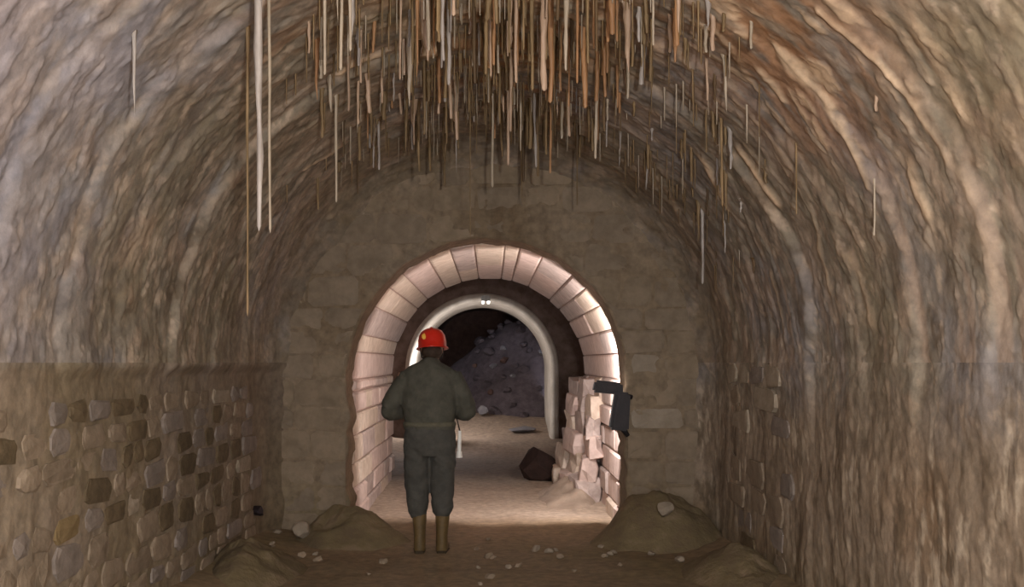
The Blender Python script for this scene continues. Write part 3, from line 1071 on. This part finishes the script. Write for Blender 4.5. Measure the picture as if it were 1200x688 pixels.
def curtain_pick(rng):
    while True:
        px = rng.gauss(585, 105) if rng.random() < .9 else rng.uniform(720, 900)
        if px < 326 or px > 900: continue
        Y = rng.choice(LEDGE) + rng.uniform(-.22, .22)
        X = (px - VX) / F * Y
        if abs(X) > RV - .1: continue
        top = CZ + math.sqrt((RV + .05) ** 2 - X * X)
        ptop = VY - (top - CAMZ) * F / Y
        if ptop < -150: continue
        ln = min(abs(rng.gauss(0, 1)) * 40 + 20, 130)
        if px > 730: ln = rng.uniform(15, 60)
        if Y > 7.2: ln = rng.uniform(12, 60) if rng.random() < .6 else rng.uniform(50, 105)
        yb = ptop + ln + (30 if ptop < 0 else 0)
        if yb < 12: continue
        if 605 < px < 735 and ptop < 90:
            m = rng.choice(['straw_rust', 'straw_rust', 'straw_peach', 'straw_cream', 'straw_brown', 'straw_dark'])
        elif ptop > 110:
            m = rng.choice(['straw_brown', 'straw_dark', 'straw_brown', 'straw_brown', 'straw_grey'])
        else:
            m = rng.choice(['straw_cream', 'straw_peach', 'straw_brown', 'straw_brown', 'straw_grey', 'straw_rust', 'straw_dark'])
        return px, yb, Y, m


while len(curtain) < 265:
    px, yb, Y, m = curtain_pick(rng)
    reg = 'left of the crown' if px < 520 else 'at the crown' if px < 700 else 'right of the crown' if px < 800 else 'on the right flank'
    dep = 'close overhead' if Y < 6 else 'further back' if Y < 7.1 else 'close to the end wall'
    curtain.append((px, yb, Y, rng.uniform(.007, .016) * (1.5 if rng.random() < .12 else 1), m, reg, dep, rng.choice(['straw', 'straw', 'straw', 'cone', 'knob']), rng.randrange(1000)))
keys = sorted({(c[4], c[5], c[6]) for c in curtain})
for key in keys:
    sel = sorted([c for c in curtain if (c[4], c[5], c[6]) == key])
    for q, (px, yb, Y, rd, m, reg, dep, kd, sd) in enumerate(sel):
        straw(px, yb, Y, rd, m, '%s small %s stalactite %s, %s' % (ordinal(q, len(sel)), cname[m], reg, dep), '%s stalactites %s, %s' % (cname[m], reg, dep), kd, sd)

# the uncountable fine fringe between them: hair-fine soda straws, one object
fr = {'straw_brown': [], 'straw_cream': []}
for q in range(560):
    px, yb, Y, m = curtain_pick(rng)
    X = (px - VX) / F * Y
    top = CZ + math.sqrt(max(.01, rad_final(Y, math.acos(max(-.99, min(.99, X / (RV + .05))))) ** 2 - X * X)) + .02
    ln = rng.uniform(.06, .30)
    fr['straw_brown' if rng.random() < .7 else 'straw_cream'].append((X, Y, top, ln, rng.uniform(.003, .006)))
for m, nm in (('straw_brown', 'brown'), ('straw_cream', 'cream')):
    V = []; Fc = []
    for (X, Y, top, ln, rd) in fr[m]:
        b = len(V)
        for zz_, k in ((top, 1.6), (top - ln * .4, 1.0), (top - ln, .6)):
            for a in range(4):
                V.append((X + rd * k * math.cos(a * PI / 2), Y + rd * k * math.sin(a * PI / 2), zz_))
        for l in (0, 1):
            for a in range(4):
                Fc.append((b + l * 4 + a, b + l * 4 + 4 + a, b + l * 4 + 4 + (a + 1) % 4, b + l * 4 + (a + 1) % 4))
        Fc.append((b + 8, b + 11, b + 10, b + 9))
    o = link('straw_fringe', py_mesh('straw_fringe', V, Fc, True), M[m])
    tag(o, 'fine fringe of hair-thin %s straws between the stalactites on the vault' % nm, 'stalactites', None, 'stuff')

# ------------------------------------------------------------------ black lamp at the right edge of the opening
LX, LY, LZ = 1.10, 9.14, 1.23


def box_mesh(name, sx, sy, sz, bev=.01, taper=1.0):
    bm = bmesh.new()
    bmesh.ops.create_cube(bm, size=1)
    for v in bm.verts:
        k = taper if v.co.z > 0 else 1
        v.co = Vector((v.co.x * sx * k, v.co.y * sy * k, v.co.z * sz))
    bmesh.ops.bevel(bm, geom=list(bm.edges), offset=bev, segments=2, affect='EDGES')
    me = bpy.data.meshes.new(name); bm.to_mesh(me); bm.free()
    return me


def cyl_between(name, a, b, r1, r2=None, n=14):
    a, b = Vector(a), Vector(b)
    r2 = r1 if r2 is None else r2
    q = (b - a).to_track_quat('Z', 'Y')
    V = []; Fc = []
    for p, r in ((a, r1), (b, r2)):
        for k in range(n):
            t = 2 * PI * k / n
            V.append(p + q @ Vector((r * math.cos(t), r * math.sin(t), 0)))
    V += [a, b]
    for k in range(n):
        k2 = (k + 1) % n
        Fc.append((k, k2, n + k2, n + k)); Fc.append((k2, k, 2 * n)); Fc.append((n + k, n + k2, 2 * n + 1))
    me = py_mesh(name, V, Fc)
    return fix_normals(me)


lamp = empty('work_lamp', (LX, LY, LZ))
tag(lamp, 'black work lamp jutting from the right edge of the opening', 'lamp')
o = link('battery_case', box_mesh('battery_case', .17, .14, .34, .02, .82), M['black'], lamp); o.location = (.05, -.06, -.10); o.rotation_euler = (0, .10, 0)
o = link('lamp_head', box_mesh('lamp_head', .27, .13, .11, .02, .9), M['black'], lamp); o.location = (-.06, -.06, .11); o.rotation_euler = (0, .10, 0)
o = link('bracket', cyl_between('bracket', (.05, -.03, .05), (.16, .02, .02), .022), M['black'], lamp)
o = link('handle', cyl_between('handle', (.06, -.06, -.24), (.12, -.03, -.32), .03, .02), M['black_rubber'], lamp)
o = link('bulb', cyl_between('bulb', (-.04, .02, .11), (-.04, .035, .11), .04), M['bulb'], lamp)
light('work_lamp_light', 'SPOT', (LX - .09, LY + .50, LZ + .16), 120, (1.0, .90, .87), .06, aim=(LX - .25, LY + 2.5, LZ + .16), spot=2.95, blend=.25)

# ------------------------------------------------------------------ lamp standing behind the person, near the concrete arch
lm = empty('floor_lamp', (-1.08, 18.80, floor_z(-1.08, 18.80)))
tag(lm, 'small site lamp on a stand, hidden behind the person', 'lamp')
link('pole', cyl_between('pole', (0, 0, .05), (0, 0, .85), .018), M['black'], lm)
for k in range(3):
    a = 2.1 * k
    link('leg', cyl_between('leg', (0, 0, .30), (.28 * math.cos(a), .28 * math.sin(a), .0), .012), M['black'], lm)
o = link('lamp_head', box_mesh('lamp_head', .22, .10, .16, .015), M['black'], lm); o.location = (0, 0, .92)
o = link('bulb', box_mesh('bulb', .16, .01, .10, .003), M['bulb'], lm); o.location = (0, .056, .92)
light('floor_lamp_light', 'POINT', (-1.12, 18.90, 1.30), 85, (1.0, .95, .93), .06)

# small twin-bulb fitting at the crown of the concrete arch
fx = empty('arch_fitting', (AX + .07, YA - .16, AZ + AR - .10))
tag(fx, 'tiny twin-bulb fitting at the crown of the concrete arch', 'lamp')
o = link('bracket', box_mesh('bracket', .17, .10, .10, .015), M['steel'], fx)
for s in (-1, 1):
    o = link('bulb', cyl_between('bulb', (0, 0, 0), (0, 0, -.05), .028, .022), M['led'], fx); o.location = (s * .05, -.02, -.05)

# ------------------------------------------------------------------ the person, seen from behind
FX0, FY0 = -0.49, 8.39
person = empty('person', (FX0, FY0, floor_z(FX0, FY0) - .01), 0.0)
tag(person, 'person in red helmet and dark olive work clothes standing with back turned', 'person')


def tube(bm, pts, n=16):
    """pts: list of (centre, rx, ry); rings perpendicular to the run, rx along the local side axis."""
    rings = []
    P_ = [Vector(p[0]) for p in pts]
    for i, (c, rx, ry) in enumerate(pts):
        d = (P_[min(i + 1, len(P_) - 1)] - P_[max(i - 1, 0)]).normalized()
        side = Vector((1, 0, 0)) - d * d.x
        if side.length < .2: side = Vector((0, 1, 0)) - d * d.y
        side.normalize()
        oth = d.cross(side)
        rings.append([bm.verts.new(P_[i] + side * rx * math.cos(2 * PI * k / n) + oth * ry * math.sin(2 * PI * k / n)) for k in range(n)])
    for a, b in zip(rings[:-1], rings[1:]):
        for k in range(n):
            bm.faces.new((a[k], a[(k + 1) % n], b[(k + 1) % n], b[k]))
    bm.faces.new(rings[0]); bm.faces.new(rings[-1])


def ball(bm, c, r, sc=(1, 1, 1)):
    r_ = bmesh.ops.create_icosphere(bm, subdivisions=3, radius=r)
    for v in r_['verts']:
        v.co = Vector((v.co.x * sc[0], v.co.y * sc[1], v.co.z * sc[2])) + Vector(c)


def fuse(name, bm, voxel, matn, parent, smooth=4, wrinkle=0.0, seed=0, wscale=(14, 14, 9)):
    """fuse overlapping volumes into one continuous skin."""
    bmesh.ops.recalc_face_normals(bm, faces=bm.faces)
    me = bpy.data.meshes.new(name + '_raw'); bm.to_mesh(me); bm.free()
    o = bpy.data.objects.new('tmp', me); COL.objects.link(o)
    md = o.modifiers.new('r', 'REMESH'); md.mode = 'VOXEL'; md.voxel_size = voxel
    ms = o.modifiers.new('s', 'SMOOTH'); ms.factor = .5; ms.iterations = smooth
    dg = bpy.context.evaluated_depsgraph_get()
    m2 = bpy.data.meshes.new_from_object(o.evaluated_get(dg))
    bpy.data.objects.remove(o)
    m2.name = name
    if wrinkle:
        n = len(m2.vertices)
        co = np.empty(n * 3, np.float32); m2.vertices.foreach_get('co', co)
        no = np.empty(n * 3, np.float32); m2.vertex_normals.foreach_get('vector', no)
        co = co.reshape(-1, 3); no = no.reshape(-1, 3)
        w = fbm(co[:, 0] * wscale[0] + co[:, 2] * 4, co[:, 2] * wscale[2], co[:, 1] * wscale[1], seed, 3)
        co = co + no * (wrinkle * w)[:, None]
        m2.vertices.foreach_set('co', co.reshape(-1))
    m2.polygons.foreach_set('use_smooth', [True] * len(m2.polygons))
    m2.materials.clear()
    m2.update()
    return link(name, m2, M[matn], parent)


SHL, SHR = (-.205, -.01, 1.455), (.195, -.01, 1.455)
ELL, ELR = (-.335, .02, 1.165), (.295, .02, 1.165)
WRL, WRR = (-.16, .27, 1.14), (.14, .27, 1.14)

# body: one continuous figure (mostly under the clothes)
bm = bmesh.new()
ball(bm, (.005, .06, 1.665), .105, (.76, .92, 1.12))                       # skull
tube(bm, [((.005, .10, 1.62), .055, .06), ((.005, .125, 1.575), .045, .04), ((.005, .13, 1.555), .03, .02)], 12)   # jaw
tube(bm, [((.005, .155, 1.68), .010, .012), ((.005, .175, 1.64), .016, .016), ((.005, .165, 1.63), .012, .01)], 10)  # nose
for s in (-1, 1):
    ball(bm, (.005 + s * .082, .055, 1.66), .03, (.35, .65, 1.05))         # ears
    ball(bm, (.005 + s * .034, .142, 1.685), .014, (1.2, .6, .7))          # eyes
ball(bm, (.005, .155, 1.598), .018, (1.5, .5, .5))                        # mouth
tube(bm, [((0, .045, 1.62), .055, .058), ((0, .02, 1.54), .058, .06), ((0, 0, 1.47), .085, .08)])
tube(bm, [((0, .0, 1.48), .12, .085), ((0, -.01, 1.40), .18, .11), ((0, -.01, 1.25), .165, .115), ((0, 0, 1.10), .145, .105), ((0, 0, .98), .165, .12), ((0, 0, .88), .16, .12)], 20)
for sh, el, wr, s in ((SHL, ELL, WRL, -1), (SHR, ELR, WRR, 1)):
    tube(bm, [(sh, .062, .062), (Vector(sh).lerp(Vector(el), .5), .050, .05), (el, .042, .042), (Vector(el).lerp(Vector(wr), .5), .038, .038), (wr, .028, .026)], 12)
    wv = Vector(wr); d = (wv - Vector(el)).normalized()
    side = Vector((0, 0, 1))
    inn = side.cross(d) * (1 if s < 0 else -1)
    palm = wv + d * .05
    tube(bm, [(wv, .024, .028), (wv + d * .03, .02, .040), (wv + d * .085, .016, .042)], 12)
    for k, (off, ln) in enumerate(((.033, .066), (.011, .076), (-.011, .070), (-.033, .054))):
        b0 = wv + d * .08 + side * off
        curl = -inn
        b1 = b0 + d * ln * .45 + curl * .004; b2 = b1 + d * ln * .30 + curl * ln * .22; b3 = b2 + d * ln * .10 + curl * ln * .28
        tube(bm, [(b0 - d * .02, .0095, .0095), (b0, .0095, .0095), (b1, .0088, .0088), (b2, .0080, .0080), (b3, .0065, .0065)], 8)
    t0 = wv + d * .025 + side * .03
    t1 = t0 + d * .03 + side * .028 - inn * .008; t2 = t1 + d * .03 + side * .008 - inn * .012
    tube(bm, [(t0, .013, .013), (t1, .0105, .0105), (t2, .008, .008)], 8)
for s in (-1, 1):
    tube(bm, [((s * .095, 0, .90), .082, .09), ((s * .105, .01, .70), .070, .078), ((s * .10, .02, .50), .052, .055), ((s * .095, -.005, .36), .050, .056), ((s * .09, -.01, .12), .034, .038), ((s * .09, -.01, .07), .036, .045)], 14)
    tube(bm, [((s * .09, -.03, .06), .034, .035), ((s * .095, .07, .05), .040, .03), ((s * .10, .15, .04), .036, .022)], 12)
body = fuse('body', bm, .0065, 'skin', person, 3)

# jacket
bm = bmesh.new()
tube(bm, [((.0, .02, 1.565), .070, .072), ((-.002, .008, 1.545), .105, .085), ((-.004, 0, 1.52), .165, .095), ((-.005, -.005, 1.49), .212, .105), ((-.005, -.01, 1.45), .235, .12), ((-.008, -.015, 1.38), .235, .145), ((-.01, -.015, 1.28), .235, .15),
          ((-.01, -.01, 1.17), .225, .15), ((-.01, -.005, 1.08), .205, .145), ((-.01, .0, 1.035), .215, .15), ((-.01, 0, 1.00), .205, .145)], 24)
for sh, el, wr, s in ((SHL, ELL, WRL, -1), (SHR, ELR, WRR, 1)):
    mid = Vector(sh).lerp(Vector(el), .5); e = Vector(el); f = e.lerp(Vector(wr), .5)
    tube(bm, [(Vector(sh) + Vector((-s * .09, 0, -.02)), .06, .06), (Vector(sh) + Vector((0, 0, -.02)), .070, .085), (mid, .082, .09), (e + Vector((0, -.005, .04)), .078, .085), (e + Vector((-s * .01, .02, -.015)), .072, .078), (f, .062, .066), (wr, .046, .046)], 16)
    ball(bm, e, .076, (1, 1.05, 1))
jk = fuse('jacket', bm, .009, 'jacket', person, 5, .011, 3)
# hem band
bm = bmesh.new()
tube(bm, [((-.01, 0, 1.075), .212, .152), ((-.01, 0, 1.055), .219, .158), ((-.01, 0, 1.035), .215, .154)], 28)
link_m = fuse('waist_band', bm, .008, 'belt', jk, 2, .005, 8)
bm = bmesh.new()
tube(bm, [((0, .028, 1.53), .078, .078), ((0, .034, 1.565), .074, .074), ((0, .04, 1.585), .066, .066)], 18)
fuse('collar', bm, .007, 'jacket', jk, 2, .004, 9)

# trousers
bm = bmesh.new()
tube(bm, [((-.01, 0, 1.05), .19, .135), ((-.01, -.01, .96), .215, .15), ((-.01, -.012, .88), .215, .15), ((-.01, 0, .82), .20, .13)], 22)
for s in (-1, 1):
    tube(bm, [((s * .105 - .01, -.005, .90), .108, .125), ((s * .106 - .01, 0, .72), .108, .116), ((s * .104 - .01, .01, .55), .101, .104), ((s * .102 - .008, .0, .42), .094, .098), ((s * .100 - .004, -.005, .335), .078, .084), ((s * .095, -.005, .30), .062, .066)], 18)
fuse('trousers', bm, .009, 'trousers', person, 4, .013, 5, (12, 12, 16))

# boots
for s in (-1, 1):
    bm = bmesh.new()
    tube(bm, [((s * .095, -.005, .36), .060, .064), ((s * .093, -.005, .26), .058, .064), ((s * .090, -.012, .14), .048, .055), ((s * .090, -.012, .07), .050, .062), ((s * .090, -.012, .02), .050, .062)], 16)
    tube(bm, [((s * .090, -.05, .045), .046, .042), ((s * .093, .04, .05), .050, .048), ((s * .100, .12, .045), .050, .040), ((s * .104, .18, .035), .036, .028)], 16)
    b = fuse('boot', bm, .007, 'boot', person, 3, .004, 11)
    bm = bmesh.new()
    tube(bm, [((s * .090, -.078, .012), .040, .018), ((s * .092, .03, .012), .050, .018), ((s * .100, .12, .012), .053, .018), ((s * .106, .20, .014), .030, .016)], 14)
    fuse('sole', bm, .006, 'sole', b, 1)

# helmet: shell with brim, ridge and lamp clip
bm = bmesh.new()
N1 = 32
prof = [(.0, .128), (.045, .122), (.085, .100), (.108, .065), (.117, .02), (.119, -.03), (.132, -.040), (.134, -.047), (.118, -.046), (.110, -.03), (.09, .06), (.0, .11)]
rings = []
for (r, z) in prof:
    if r == 0: rings.append([bm.verts.new((0, 0, z))]); continue
    rings.append([bm.verts.new((r * math.cos(2 * PI * k / N1), r * math.sin(2 * PI * k / N1) * (1.16 if r < .125 else 1.18), z)) for k in range(N1)])
for a, b in zip(rings[:-1], rings[1:]):
    for k in range(N1):
        k2 = (k + 1) % N1
        if len(a) == 1: bm.faces.new((a[0], b[k], b[k2]))
        elif len(b) == 1: bm.faces.new((a[k], a[k2], b[0]))
        else: bm.faces.new((a[k], a[k2], b[k2], b[k]))
bmesh.ops.recalc_face_normals(bm, faces=bm.faces)
me = bpy.data.meshes.new('helmet'); bm.to_mesh(me); bm.free()
me.polygons.foreach_set('use_smooth', [True] * len(me.polygons))
hl = link('helmet', me, M['helmet'], person); hl.location = (.008, .055, 1.715); hl.rotation_euler = (-.12, -.04, 0)
rd = []
for k in range(13):
    a = math.radians(-70 + 140 * k / 12)
    rd.append(((0, .132 * math.sin(a), .132 * math.cos(a) - .002), .014, .008))
bm = bmesh.new(); tube(bm, rd, 10)
bmesh.ops.recalc_face_normals(bm, faces=bm.faces)
me = bpy.data.meshes.new('ridge'); bm.to_mesh(me); bm.free()
link('ridge', me, M['helmet'], hl)
bm = bmesh.new()  # yellow highlight on the helmet, put in as a coloured patch
tube(bm, [((-.052, -.118, .020), .012, .008), ((-.054, -.114, .035), .024, .010), ((-.056, -.105, .056), .022, .010), ((-.056, -.096, .068), .011, .008)], 12)
bmesh.ops.recalc_face_normals(bm, faces=bm.faces)
me = bpy.data.meshes.new('helmet_glint'); bm.to_mesh(me); bm.free()
rf = link('helmet_glint', me, M['glint'], hl); rf['label'] = 'yellow highlight painted as a patch'
link('helmet_lamp', cyl_between('helmet_lamp', (0, .135, .035), (0, .185, .04), .03, .034), M['black'], hl)
# hair and chin strap below the helmet
bm = bmesh.new()
ball(bm, (.005, .035, 1.645), .088, (.98, 1.0, .85))
fuse('hair', bm, .007, 'hair', person, 1, .006, 15)
bm = bmesh.new()
tube(bm, [((-.092, .05, 1.68), .006, .012), ((-.080, .08, 1.60), .006, .012), ((.0, .13, 1.552), .006, .012), ((.088, .08, 1.60), .006, .012), ((.10, .05, 1.68), .006, .012)], 8)
fuse('chin_strap', bm, .005, 'strap_dark', person, 1)
# white lamp tube hanging at his right hip
wl = empty('hand_torch', (FX0 + .232, FY0 + .03, .83))
tag(wl, 'slim white torch hanging at the right hip of the person', 'torch')
link('barrel', cyl_between('barrel', (0, 0, .0), (.004, 0, .17), .017, .014), M['white'], wl)
link('head', cyl_between('head', (0, 0, -.05), (0, 0, .0), .027, .02), M['white'], wl)
link('wrist_cord', cyl_between('wrist_cord', (.004, 0, .17), (-.02, -.01, .27), .005), M['strap_dark'], wl)
